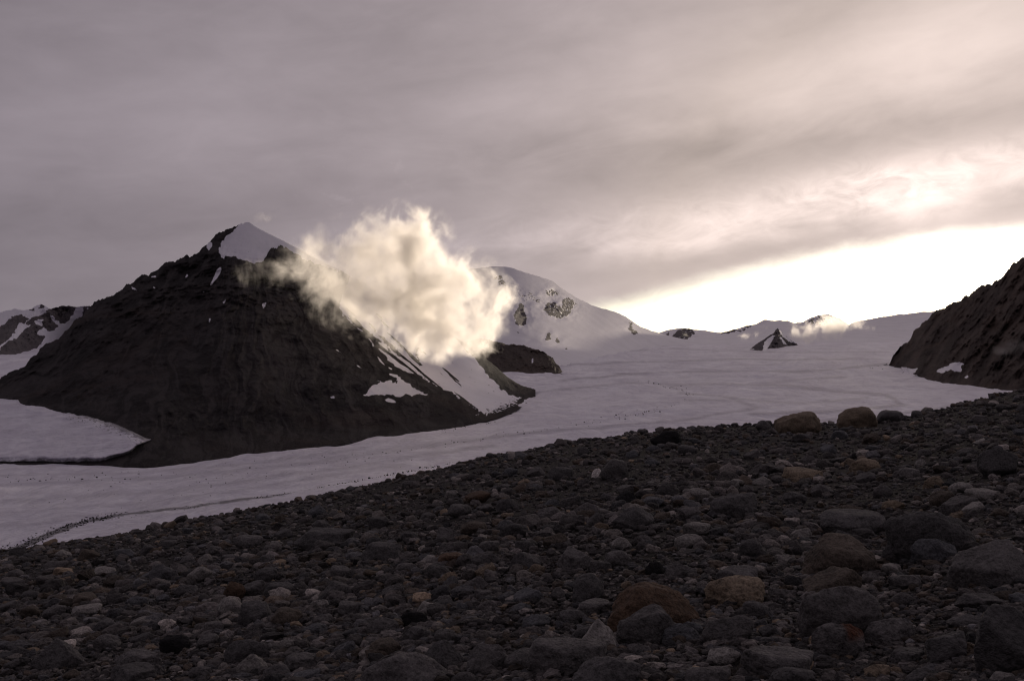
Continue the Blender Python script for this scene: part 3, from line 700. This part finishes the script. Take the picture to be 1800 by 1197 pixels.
#  left, right, top, bottom in photo pixels, colour, style, label ('' = written from its neighbours), short name used by neighbours' labels
B = [
 (1555,1722,899,984,'dark grey','round','broadest grey boulder, low rounded back, beside a split-faced stone','the broadest grey boulder'),
 (1551,1612,940,988,'dark grey','round','dark dome-shaped boulder leaning on the front of the broadest grey boulder',''),
 (1601,1682,947,993,'bluish grey','angular','split-faced angular boulder in front of the broadest grey boulder','the split-faced boulder'),
 (1440,1562,902,945,'dark grey','slab','long flat-backed grey boulder behind the brownish hump','the long flat-backed boulder'),
 (1478,1540,926,946,'grey','slab','thin flat slab lying against the long flat-backed boulder',''),
 (1397,1538,944,1015,'brown','round','big brownish grey hump-backed boulder with a darker lower side','the brownish hump'),
 (1414,1512,1003,1050,'brown','wedge','brown wedge-shaped slab between the hump and the big speckled boulder','the brown wedge'),
 (1404,1552,1031,1130,'grey','round','big speckled granite boulder with a smooth sloping back','the big speckled boulder'),
 (1430,1524,1099,1160,'grey','round','granite boulder under the big speckled one, with rusty stain on top','the stained boulder'),
 (1670,1812,957,1036,'grey','wedge','large wedge-shaped boulder with a sunlit rim along its upper edge','the large wedge boulder'),
 (1238,1343,1016,1067,'tan','round','smooth tan loaf-shaped boulder with a lit top','the tan loaf boulder'),
 (1261,1336,1000,1030,'dark grey','slab','dark flat stone tucked behind the tan loaf boulder',''),
 (1295,1350,948,986,'dark grey','round','dark rounded boulder standing alone on fine gravel','the dark rounded boulder'),
 (1712,1850,1072,1186,'dark grey','angular','tall dark boulder cut by the edge in the bottom corner','the corner boulder'),
 (1300,1436,1147,1199,'grey','slab','long speckled boulder at the bottom edge with flecks of light on top','the bottom speckled boulder'),
 (1227,1325,1088,1137,'grey','round','rounded grey granite boulder with two humps','the two-humped boulder'),
 (1352,1432,1177,1214,'dark grey','round','dark round stone cut by the bottom edge under the long speckled boulder',''),
 (1200,1288,1177,1216,'grey','round','',''),
 (1629,1677,863,892,'brown','round','',''), (1669,1712,848,866,'pale grey','round','','' ), (1697,1766,860,882,'pale grey','slab','pale flat-topped stone on the open slope behind the broadest boulder','the pale flat stone'),
 (1649,1716,873,903,'grey','wedge','',''), (1690,1729,882,902,'pale grey','wedge','',''),
 (1718,1795,788,838,'dark grey','angular','dark blocky boulder high on the slope near the right edge','the dark blocky boulder'),
 (1375,1447,823,849,'tan','round','smooth tan pillow-shaped boulder high on the slope','the tan pillow boulder'),
 (1246,1331,868,912,'dark grey','round','low broad dark boulder on gravel with a flat top','the low dark boulder'),
 (1198,1250,859,881,'pale grey','slab','',''), (1387,1425,930,950,'pale grey','angular','small pale angular slab lying on dark gravel','the pale angular slab'),
 (1511,1548,1006,1028,'grey','round','',''), (1521,1606,1090,1133,'grey','angular','cracked grey block beside the stained boulder','the cracked grey block'),
 (1566,1605,1042,1066,'grey','round','',''), (1680,1757,1049,1073,'dark grey','slab','',''), (1667,1732,1083,1106,'dark grey','round','',''),
 (1630,1702,1117,1167,'dark grey','angular','dark angular boulder beside the corner boulder','the dark angular boulder'),
 (1563,1626,1145,1170,'dark grey','slab','',''), (1432,1468,1150,1170,'grey','round','',''), (1306,1362,1058,1086,'dark grey','round','',''), (1196,1239,1093,1123,'bluish grey','round','',''),
 (1493,1546,806,829,'tan','round','',''), (1533,1569,851,874,'grey','round','',''), (1456,1513,888,913,'brown','round','',''),
 (1061,1232,1031,1114,'rusty','round','big rust-brown rounded boulder, the reddest on the slope','the rust-brown boulder'),
 (1080,1197,1070,1133,'grey','round','grey boulder with cracked back lying in front of the rust-brown boulder','the cracked-back boulder'),
 (1164,1242,1100,1133,'bluish grey','round','',''),
 (1007,1095,1092,1150,'pale grey','peak','pale grey boulder with a pointed top','the pointed boulder'),
 (926,1070,1130,1187,'grey','slab','long grey boulder with a warm lit end in front of the pointed boulder','the long lit-ended boulder'),
 (1006,1127,1160,1214,'dark grey','round','dark round-backed boulder cut by the bottom edge below the pointed one','the dark bottom boulder'),
 (736,822,1129,1181,'dark grey','peak','dark ridged boulder with a bright lit edge','the ridged boulder'),
 (820,896,1135,1183,'grey','angular','squarish grey boulder with a warm lit side','the lit square boulder'),
 (884,956,1147,1177,'grey','round','',''),
 (634,797,1155,1220,'grey','round','large cracked grey boulder rising from the bottom edge','the large bottom boulder'),
 (652,712,1159,1184,'dark grey','round','',''), (793,842,1182,1212,'grey','round','',''),
 (980,1043,963,1003,'grey','angular','chunky angular grey block with a slanted face','the slant-faced block'),
 (1033,1076,986,1006,'grey','slab','',''), (1060,1110,968,996,'grey','round','',''),
 (1005,1065,1010,1060,'dark grey','round','upright dark egg-shaped boulder','the egg-shaped boulder'),
 (1013,1073,1058,1080,'grey','slab','',''), (1077,1150,891,933,'dark grey','angular','dark grey trapezoid boulder with a flat top on mid slope','the trapezoid boulder'),
 (1010,1056,883,912,'grey','round','',''), (943,986,891,916,'grey','round','',''), (1030,1063,901,929,'grey','round','',''), (876,929,920,946,'dark grey','round','',''),
 (1053,1105,806,842,'grey','angular','grey boulder with a small white stone at its side','the white-stone boulder'),
 (1040,1057,823,840,'white','round','small bright white stone leaning on a grey boulder','the white stone'),
 (963,1008,821,844,'dark grey','slab','',''),
 (771,822,973,995,'rusty','slab','orange-tan flat stone, the most orange of the small ones','the orange flat stone'),
 (833,873,991,1013,'tan','wedge','pale tan wedge-shaped stone','the tan wedge stone'), (829,879,971,996,'grey','round','',''), (839,878,951,974,'grey','round','',''),
 (749,791,993,1020,'grey','round','',''), (692,738,990,1010,'grey','round','',''),
 (733,777,1057,1081,'pale grey','round','pale rounded stone just behind a black stone','the pale rounded stone'),
 (706,754,1075,1101,'black','round','jet black rounded stone in front of a pale one','the jet black stone'),
 (1134,1167,988,1013,'black','round','small black stone on the slope behind the rust-brown boulder','the small black stone'),
 (763,796,1047,1066,'grey','round','',''), (671,716,1027,1053,'grey','wedge','',''), (636,706,956,987,'dark grey','slab','broad dark slab lying flat on mid slope','the broad dark slab'),
 (763,809,1108,1133,'grey','round','',''), (709,761,1103,1130,'dark grey','round','',''), (816,863,864,886,'rusty','wedge','small rusty wedge stone with a lit side','the rusty wedge stone'),
 (982,1023,871,894,'grey','round','',''), (983,1033,1073,1096,'dark grey','round','',''), (966,996,1033,1053,'grey','round','',''), (1000,1046,1103,1126,'dark grey','round','',''),
 (56,149,1126,1176,'dark grey','peak','dark triangular boulder near the bottom left corner','the dark triangular boulder'),
 (160,212,1117,1145,'grey','round','',''), (391,482,1127,1166,'dark grey','round','dark domed boulder behind a pale pointed one near the bottom','the dark domed boulder'),
 (417,472,1151,1186,'pale grey','peak','pale pointed boulder in front of the dark domed one','the pale pointed boulder'),
 (202,285,1147,1180,'grey','slab','long grey slab with a small pale block against it','the long grey slab'),
 (217,236,1164,1179,'pale grey','angular','little pale block standing against the long grey slab',''),
 (282,335,1117,1149,'black','round','black rounded boulder near the bottom between grey stones','the black rounded boulder'),
 (419,475,1059,1100,'dark grey','angular','',''), (376,432,1052,1083,'pale grey','round','pale smooth boulder below a rust-brown one','the pale smooth boulder'),
 (392,432,1022,1056,'rusty','round','rust-brown round boulder among grey ones','the round rusty boulder'), (426,468,1021,1049,'grey','wedge','',''),
 (326,373,997,1024,'pale grey','wedge','pale wedge stone with a slanted top','the pale wedge stone'), (346,374,974,992,'pale grey','round','',''),
 (124,176,1067,1084,'pale grey','slab','flat pale stone alone on dark gravel','the flat pale stone'), (229,275,1087,1105,'pale grey','slab','',''), (286,319,1086,1104,'grey','round','',''),
 (296,318,1002,1022,'grey','round','',''), (79,121,986,1005,'grey','round','',''), (0,46,1019,1036,'grey','slab','',''),
 (516,620,933,966,'dark grey','slab','long sloping grey slab on the upper slope, longest there','the long sloping slab'), (409,464,942,962,'grey','slab','',''),
 (549,584,1082,1100,'grey','round','',''), (499,574,1154,1179,'grey','slab','',''), (462,512,1171,1196,'dark grey','round','',''), (346,389,1117,1139,'grey','round','',''),
 (189,279,1179,1206,'dark grey','slab','',''), (288,309,916,929,'tan','wedge','small sunlit tan stone on the skyline above the ice','the sunlit skyline stone'),
 (17,47,962,979,'dark grey','angular','dark stone on the skyline at the far left end','the far skyline stone'), (256,289,1166,1186,'dark grey','round','',''),
 (1364,1447,723,762,'tan','round','big tan rounded boulder on the skyline, the first of the pair','the first skyline boulder'),
 (1471,1543,714,752,'tan','round','big tan dome-shaped boulder on the skyline, the second of the pair','the second skyline boulder'),
 (1538,1591,720,742,'dark grey','slab','dark flat boulder beside the second big skyline boulder','the dark skyline slab'),
 (1328,1356,739,757,'dark grey','round','',''), (1599,1623,721,733,'dark grey','round','',''), (1143,1198,756,783,'black','round','black humped boulder just under the skyline','the black humped boulder'),
 (1120,1140,754,764,'dark grey','slab','',''), (854,871,796,805,'dark grey','round','',''),
]
rng = np.random.default_rng(7)
boxes = [list(b_) for b_ in B]
# further stones fill up the three hundred that show largest
occ = [((b_[0]+b_[1])/2, (b_[2]+b_[3])/2, b_[1]-b_[0], b_[3]-b_[2]) for b_ in B]
cols = ['grey']*8 + ['dark grey']*8 + ['pale grey']*3 + ['brown']*3 + ['bluish grey']*4 + ['tan']
stys = ['round']*4 + ['angular']*4 + ['slab']*3 + ['wedge']*3
tries = 0
while len(boxes) < 298 and tries < 40000:
    tries += 1
    cx = rng.uniform(-20, 1815); cy = rng.uniform(float(fg_sky(cx))+14, 1194)
    dep = (cy-float(fg_sky(cx)))/300.0
    w_ = min(rng.uniform(0.75, 1.7)*(19+27*min(dep, 1.2)), 64); h_ = w_*rng.uniform(0.38, 0.62)
    if any(abs(cx-o_[0]) < (w_+o_[2])*0.47 and abs(cy-o_[1]) < (h_+o_[3])*0.47 for o_ in occ): continue
    occ.append((cx, cy, w_, h_))
    boxes.append([cx-w_/2, cx+w_/2, cy-h_/2, cy+h_/2, cols[rng.integers(len(cols))], stys[rng.integers(len(stys))], '', ''])

marks = [((b_[0]+b_[1])/2, (b_[2]+b_[3])/2, b_[7]) for b_ in boxes if b_[7]]
used = {b_[6] for b_ in boxes if b_[6]}
SHAPE = {'round': 'rounded', 'angular': 'angular', 'slab': 'flat', 'wedge': 'wedge-shaped', 'peak': 'pointed'}
def relation(dx_, dy_):
    if abs(dx_) > abs(dy_)*2.2: return 'to the left of' if dx_ < 0 else 'to the right of'
    if abs(dy_) > abs(dx_)*2.2: return 'behind' if dy_ < 0 else 'in front of'
    return ('behind and left of' if dx_ < 0 else 'behind and right of') if dy_ < 0 else ('in front and left of' if dx_ < 0 else 'in front and right of')
pend = {}
for i, b_ in enumerate(boxes):
    if b_[6]: continue
    cx, cy = (b_[0]+b_[1])/2, (b_[2]+b_[3])/2
    ms = sorted(marks, key=lambda q: math.hypot(q[0]-cx, (q[1]-cy)*1.6))
    size = 'small' if b_[1]-b_[0] < 34 else ('middling' if b_[1]-b_[0] < 52 else 'large')
    look = f"{size} {SHAPE[b_[5]]} {b_[4]} stone"
    q = ms[0]
    pend.setdefault(f"{look} {relation(cx-q[0], cy-q[1])} {q[2]}", []).append((math.hypot(q[0]-cx, q[1]-cy), i))
ORD = ['first', 'second', 'third', 'fourth', 'fifth', 'sixth']
for base, lst in pend.items():
    lst.sort()
    for k, (d_, i) in enumerate(lst):
        boxes[i][6] = base if len(lst) == 1 else f"{ORD[min(k, 5)]} {base}"

for i, (l_, r_, tp, bt, cname, style, label, _s) in enumerate(boxes):
    cx = (l_+r_)/2
    Yf = float(place(cx, bt))
    w_, h_ = (r_-l_)*Yf/F, (bt-tp)*Yf/F
    D, Fc = ICO[4 if r_-l_ > 60 else 3]
    S = rock_shape(D, rng, style, 0.07 if style == 'round' else 0.05)
    dpt = w_*rng.uniform(0.6, 0.85)
    Yc_ = Yf + dpt*0.42
    vis = h_*0.97
    S = S*np.array([w_/2*1.02, dpt/2, vis*0.70])
    S[:, 2] += vis*0.30                                        # the lower part is sunk in the gravel
    rz = rng.normal()*0.12
    S = np.stack([S[:, 0]*math.cos(rz)-S[:, 1]*math.sin(rz), S[:, 0]*math.sin(rz)+S[:, 1]*math.cos(rz), S[:, 2]], 1)
    x_ = (cx-CX)/F*Yc_
    z_ = float(ground(np.array(cx), np.array(Yf)))
    S[:, 2] += 0.03*S[:, 0]
    tint_ = np.array(TINT[cname])*rng.uniform(1.15, 1.7)*np.array((1.03, 1.0, 0.96))
    col = np.repeat(tint_[None], len(S), 0)
    if 'rusty stain' in label:
        k_ = smooth01((S[:, 2]-vis*0.45)/(vis*0.3))*smooth01((S[:, 0]+w_*0.02)/(w_*0.12))
        col = col*(1-k_[:, None]) + np.array((0.10, 0.035, 0.018))*k_[:, None]
    o = make('boulder', S, Fc, STONE, colour=col)
    o.location = (x_, Yc_, z_)
    tag(o, label, 'boulder', None, 'boulders lying on the moraine slope')

# smaller stones, past counting: one heap of loose stones over the whole slope
def scatter(N, size_fn, lod, protos, lo_py, hi_py, power, spans=((-260, 2060),)):
    w_ = np.array([b_-a_ for a_, b_ in spans], float); si = rng.choice(len(spans), N, p=w_/w_.sum()); sp_ = np.array(spans, float)[si]
    cx = sp_[:, 0] + (sp_[:, 1]-sp_[:, 0])*rng.uniform(0, 1, N)
    sk = fg_sky(cx); hi = np.full(N, hi_py)
    u = rng.uniform(0, 1, N)**power
    cy = sk + lo_py + (hi-sk-lo_py)*u
    Y = place(cx, cy); px_w = size_fn(cy-sk, N)*np.exp(0.75*fbm((cx-CX)/F*Y*0.22, Y*0.16, 0, 3, 111))
    w = px_w*Y/F
    D, Fc = ICO[lod]
    ps = np.stack([rock_shape(D, rng, ('angular', 'angular', 'slab', 'wedge', 'round')[k % 5], 0.12) for k in range(protos)])
    S = ps[rng.integers(0, protos, N)]
    S = S*np.stack([w/2, w/2*rng.uniform(0.6, 1.0, N), w/2*rng.uniform(0.35, 0.75, N)], -1)[:, None, :]
    tl, rz = rng.normal(0, 0.22, N), rng.uniform(0, 6.283, N)
    c_, s_ = np.cos(tl)[:, None], np.sin(tl)[:, None]
    x1 = S[..., 0]*c_ - S[..., 2]*s_; z1 = S[..., 0]*s_ + S[..., 2]*c_
    c_, s_ = np.cos(rz)[:, None], np.sin(rz)[:, None]
    X = x1*c_ - S[..., 1]*s_ + ((cx-CX)/F*Y)[:, None]; Yo = x1*s_ + S[..., 1]*c_ + Y[:, None]
    Z = z1 + (ground(cx, Y) + w*0.14)[:, None]
    V = np.stack([X, Yo, Z], -1)
    ci = rng.integers(0, len(cols), N)
    tc_ = np.array([TINT[c] for c in cols])[ci]*np.clip(rng.lognormal(-0.05, 0.42, N), 0.35, 2.6)[:, None]*np.array((1.14, 1.06, 1.0))
    return V.reshape(-1, 3), (Fc[None] + (np.arange(N)*len(D))[:, None, None]).reshape(-1, 3), np.repeat(tc_, len(D), 0)
parts = [scatter(7000, lambda d, n: np.clip((6.0+d*0.05)*rng.lognormal(0, 0.45, n), 3.0, 20), 1, 40, -1.0, 1225, 3.2),
         scatter(36000, lambda d, n: np.clip((5.0+d*0.019)*rng.lognormal(0, 0.52, n), 2.6, 24), 1, 40, 1.0, 1225, 0.95),
         scatter(6500, lambda d, n: np.clip((9.0+d*0.042)*rng.lognormal(0, 0.45, n), 6, 38), 2, 40, 0.5, 1235, 0.9),
         scatter(11000, lambda d, n: np.clip((7.0+d*0.024)*rng.lognormal(0, 0.6, n), 3.0, 40), 1, 40, 1.0, 1300, 0.95, ((-1000, -260), (2060, 2800)))]
Vs, Fs, Cs, off = [], [], [], 0
for v_, f_, c_ in parts:
    Vs.append(v_); Fs.append(f_+off); Cs.append(c_); off += len(v_)
o = make('scattered_stones', np.concatenate(Vs), np.concatenate(Fs), STONE, colour=np.concatenate(Cs))
fl_ = np.repeat(rng.uniform(0, 1, len(o.data.polygons)//80 + 1) < 0.25, 80)[:len(o.data.polygons)]
o.data.polygons.foreach_set('use_smooth', fl_)
tag(o, 'countless loose small stones and cobbles covering the moraine slope', 'stones', 'stuff')

# debris on the ice: stones along the dirt lines and below the dark peak
rl = []
def along_line(pts, n, spread, sz):
    a = np.array(pts, float); L = np.r_[0, np.cumsum(np.hypot(*np.diff(a, axis=0).T))]
    q = rng.uniform(0, L[-1], n)
    x_ = np.interp(q, L, a[:, 0]); y_ = np.interp(q, L, a[:, 1])
    sp_ = spread(x_) if callable(spread) else spread
    rl.append(np.stack([x_+rng.normal(0, 1, n)*sp_*1.5, y_+rng.normal(0, 1, n)*sp_, np.clip(sz*rng.lognormal(0, 0.45, n), 0.6, 5)], 1))
along_line(MED[:9], 560, lambda x_: np.interp(x_, [0, 120, 300], [6, 3.5, 1.5]), 2.0)
along_line(MED[7:], 260, 1.2, 1.3)
along_line(MED2[:7], 90, 2.5, 1.4)
along_line(MED2[6:], 90, 2.6, 1.7)
along_line([(0, 840), (120, 845), (250, 836)], 60, 5, 1.8)
along_line([(100, 850), (400, 845), (600, 815)], 70, 10, 1.4)
along_line([(740, 760), (850, 743), (905, 722), (938, 700)], 120, 3, 1.5)
along_line([(0, 880), (300, 850), (700, 800)], 60, 16, 1.2)
along_line([(1480, 640), (1530, 650), (1556, 640), (1590, 650)], 20, 3, 1.6)
q = np.concatenate(rl)
D, Fc = ICO[1]
ps = np.stack([rock_shape(D, rng, 'angular', 0.05) for _ in range(12)])
Yq = gY(q[:, 1]); N = len(q)
S = ps[rng.integers(0, 12, N)]*(q[:, 2]*Yq/F/2)[:, None, None]*np.array([1, .8, .65])
base = pt(q[:, 0], q[:, 1], Yq); base[:, 2] += 0.5
V = S + base[:, None, :]
o = make('ice_debris', V.reshape(-1, 3), (Fc[None] + (np.arange(N)*len(D))[:, None, None]).reshape(-1, 3), STONE, colour=np.array((0.05, 0.046, 0.046)))
tag(o, 'dark rubble strewn in thin lines over the ice', 'rubble', 'stuff')


# ------------------------------------------------------------------ clouds
def cloud(name, label, blobs, Y, depth, dens, nscale, cut, amp, step_rate, aniso=0.35, seed=0.0, col=(1.0, 0.975, 0.95), thin=None):
    """blobs: (px, py, rx, ry, weight) ellipsoids in photo pixels at distance Y; drawn as one closed body filled with broken vapour."""
    bl = []
    for k, (bx, by, rx, ry, wt) in enumerate(blobs):
        yy = Y + 30*Y/F*depth*math.sin(k*2.4+seed)
        c_ = pt(np.array(bx), np.array(by), np.array(yy))
        bl.append((c_, np.array([rx*Y/F, max(rx, ry)*Y/F*depth, ry*Y/F]), wt))
    ctr = np.mean([c_ for c_, _, _ in bl], 0)
    D, Fc = ICO[4]
    R = max(np.linalg.norm(c_-ctr)+r_.max() for c_, r_, _ in bl)
    ts = np.linspace(0, R*1.05, 220)
    far = np.full(len(D), R*0.02)
    for t_ in ts:
        p_ = ctr + D*t_
        f_ = sum(wt*np.clip(1-np.sqrt((((p_-c_)/r_)**2).sum(1)), 0, 1) for c_, r_, wt in bl)
        far = np.where(f_ > 0.02, t_, far)
    m, t, b = new_mat(name+'_vapour'); t.nodes.remove(b)
    om = [n_ for n_ in t.nodes if n_.type == 'OUTPUT_MATERIAL'][0]
    P = node(t, 'ShaderNodeNewGeometry').outputs['Position']
    fs = None
    for c_, r_, wt in bl:
        mp = node(t, 'ShaderNodeMapping', vector_type='POINT'); t.links.new(P, mp.inputs[0])
        mp.inputs['Scale'].default_value = tuple(1/r_); mp.inputs['Location'].default_value = tuple(-c_/r_)
        g = node(t, 'ShaderNodeTexGradient', gradient_type='SPHERICAL'); t.links.new(mp.outputs[0], g.inputs[0])
        e_ = E(t, g.outputs['Fac'])*wt
        fs = e_ if fs is None else fs + e_
    mp = node(t, 'ShaderNodeMapping', vector_type='POINT'); t.links.new(P, mp.inputs[0])
    mp.inputs['Rotation'].default_value = (0, math.radians(-25), 0)
    mp.inputs['Scale'].default_value = (1.03, 1, 0.95); mp.inputs['Location'].default_value = (seed*300, 0, 0)
    n1 = noise(t, mp.outputs[0], nscale, 8.0, 0.64, 1.1)
    n2 = noise(t, mp.outputs[0], nscale*3.3, 5.0, 0.6, 0.4)
    n0 = noise(t, mp.outputs[0], nscale*0.5, 3.0, 0.5, 0.3)
    d = (fs.op('MINIMUM', 0.85) + (n0 - 0.5)*amp*0.45 + (n1 - 0.5)*amp + (n2 - 0.5)*amp*0.45 - cut).op('MAXIMUM', 0.0)
    d = (d*(d*1.1 + 0.22)).op('MINIMUM', 1.6)*dens*(fs*5.0).clamp()
    if thin:                                               # the vapour thins out towards one end
        sx = node(t, 'ShaderNodeSeparateXYZ'); t.links.new(P, sx.inputs[0])
        d = d*(E(t, sx.outputs[0]).smooth((thin[0]-CX)/F*Y, (thin[1]-CX)/F*Y)*(1-thin[2]) + thin[2])
    v = node(t, 'ShaderNodeVolumePrincipled')
    v.inputs['Color'].default_value = (*col, 1); v.inputs['Anisotropy'].default_value = aniso
    t.links.new(d.s, v.inputs['Density']); t.links.new(v.outputs[0], om.inputs['Volume'])
    try: m.cycles.volume_step_rate = step_rate
    except Exception: pass
    o = make(name, D*far[:, None], Fc, m)
    o.location = tuple(ctr)
    return tag(o, label, 'cloud', None)

cloud('cloud', 'big torn cloud glowing cream in the sun against the dark peak',
      [(495, 482, 90, 58, .58), (560, 470, 105, 74, .78), (620, 455, 100, 84, .85), (690, 412, 92, 86, 1.1), (745, 420, 62, 74, .8), (640, 525, 120, 80, .85), (740, 500, 115, 90, 1.15), (815, 490, 80, 66, .82),
       (862, 540, 66, 70, .72), (790, 580, 95, 70, 1.0), (840, 600, 52, 46, .7), (690, 580, 90, 52, .55), (440, 505, 66, 42, .22), (770, 615, 60, 34, .6)],
      2150.0, 0.8, 0.031, 1/88.0, 0.26, 3.6, 0.085, 0.62, 0.0, thin=(390, 660, 0.34))
cloud('cloud', 'small golden cloud shreds clinging to the far ridge beside the rock pyramid',
      [(1400, 583, 24, 26, 1.0), (1425, 578, 28, 26, .9), (1450, 570, 30, 28, .95), (1478, 574, 28, 26, .9), (1508, 575, 24, 20, .8), (1530, 578, 14, 14, .7), (1440, 598, 60, 12, .35)],
      5000.0, 0.6, 0.042, 1/75.0, 0.26, 2.4, 0.25, 0.55, 2.0)
cloud('cloud', 'tiny golden wisp over the ice in front of the rock pyramid',
      [(1308, 594, 18, 12, .8), (1325, 591, 22, 12, .6), (1345, 578, 16, 10, .45)], 4900.0, 0.6, 0.026, 1/60.0, 0.26, 2.2, 0.25, 0.55, 3.0)
cloud('cloud', 'thin pinkish wisp just above the snow-capped summit',
      [(465, 384, 26, 14, .6), (560, 294, 14, 9, .5)], 2500.0, 0.6, 0.026, 1/28.0, 0.24, 2.2, 0.25, 0.5, 4.0)
cloud('cloud', 'faint grey veil of mist drifting over the dark slope under the sun',
      [(1790, 608, 55, 24, .7), (1850, 596, 80, 30, .8), (1750, 620, 40, 14, .4)], 2600.0, 0.6, 0.03, 1/120.0, 0.25, 1.4, 0.4, 0.45, 5.0)
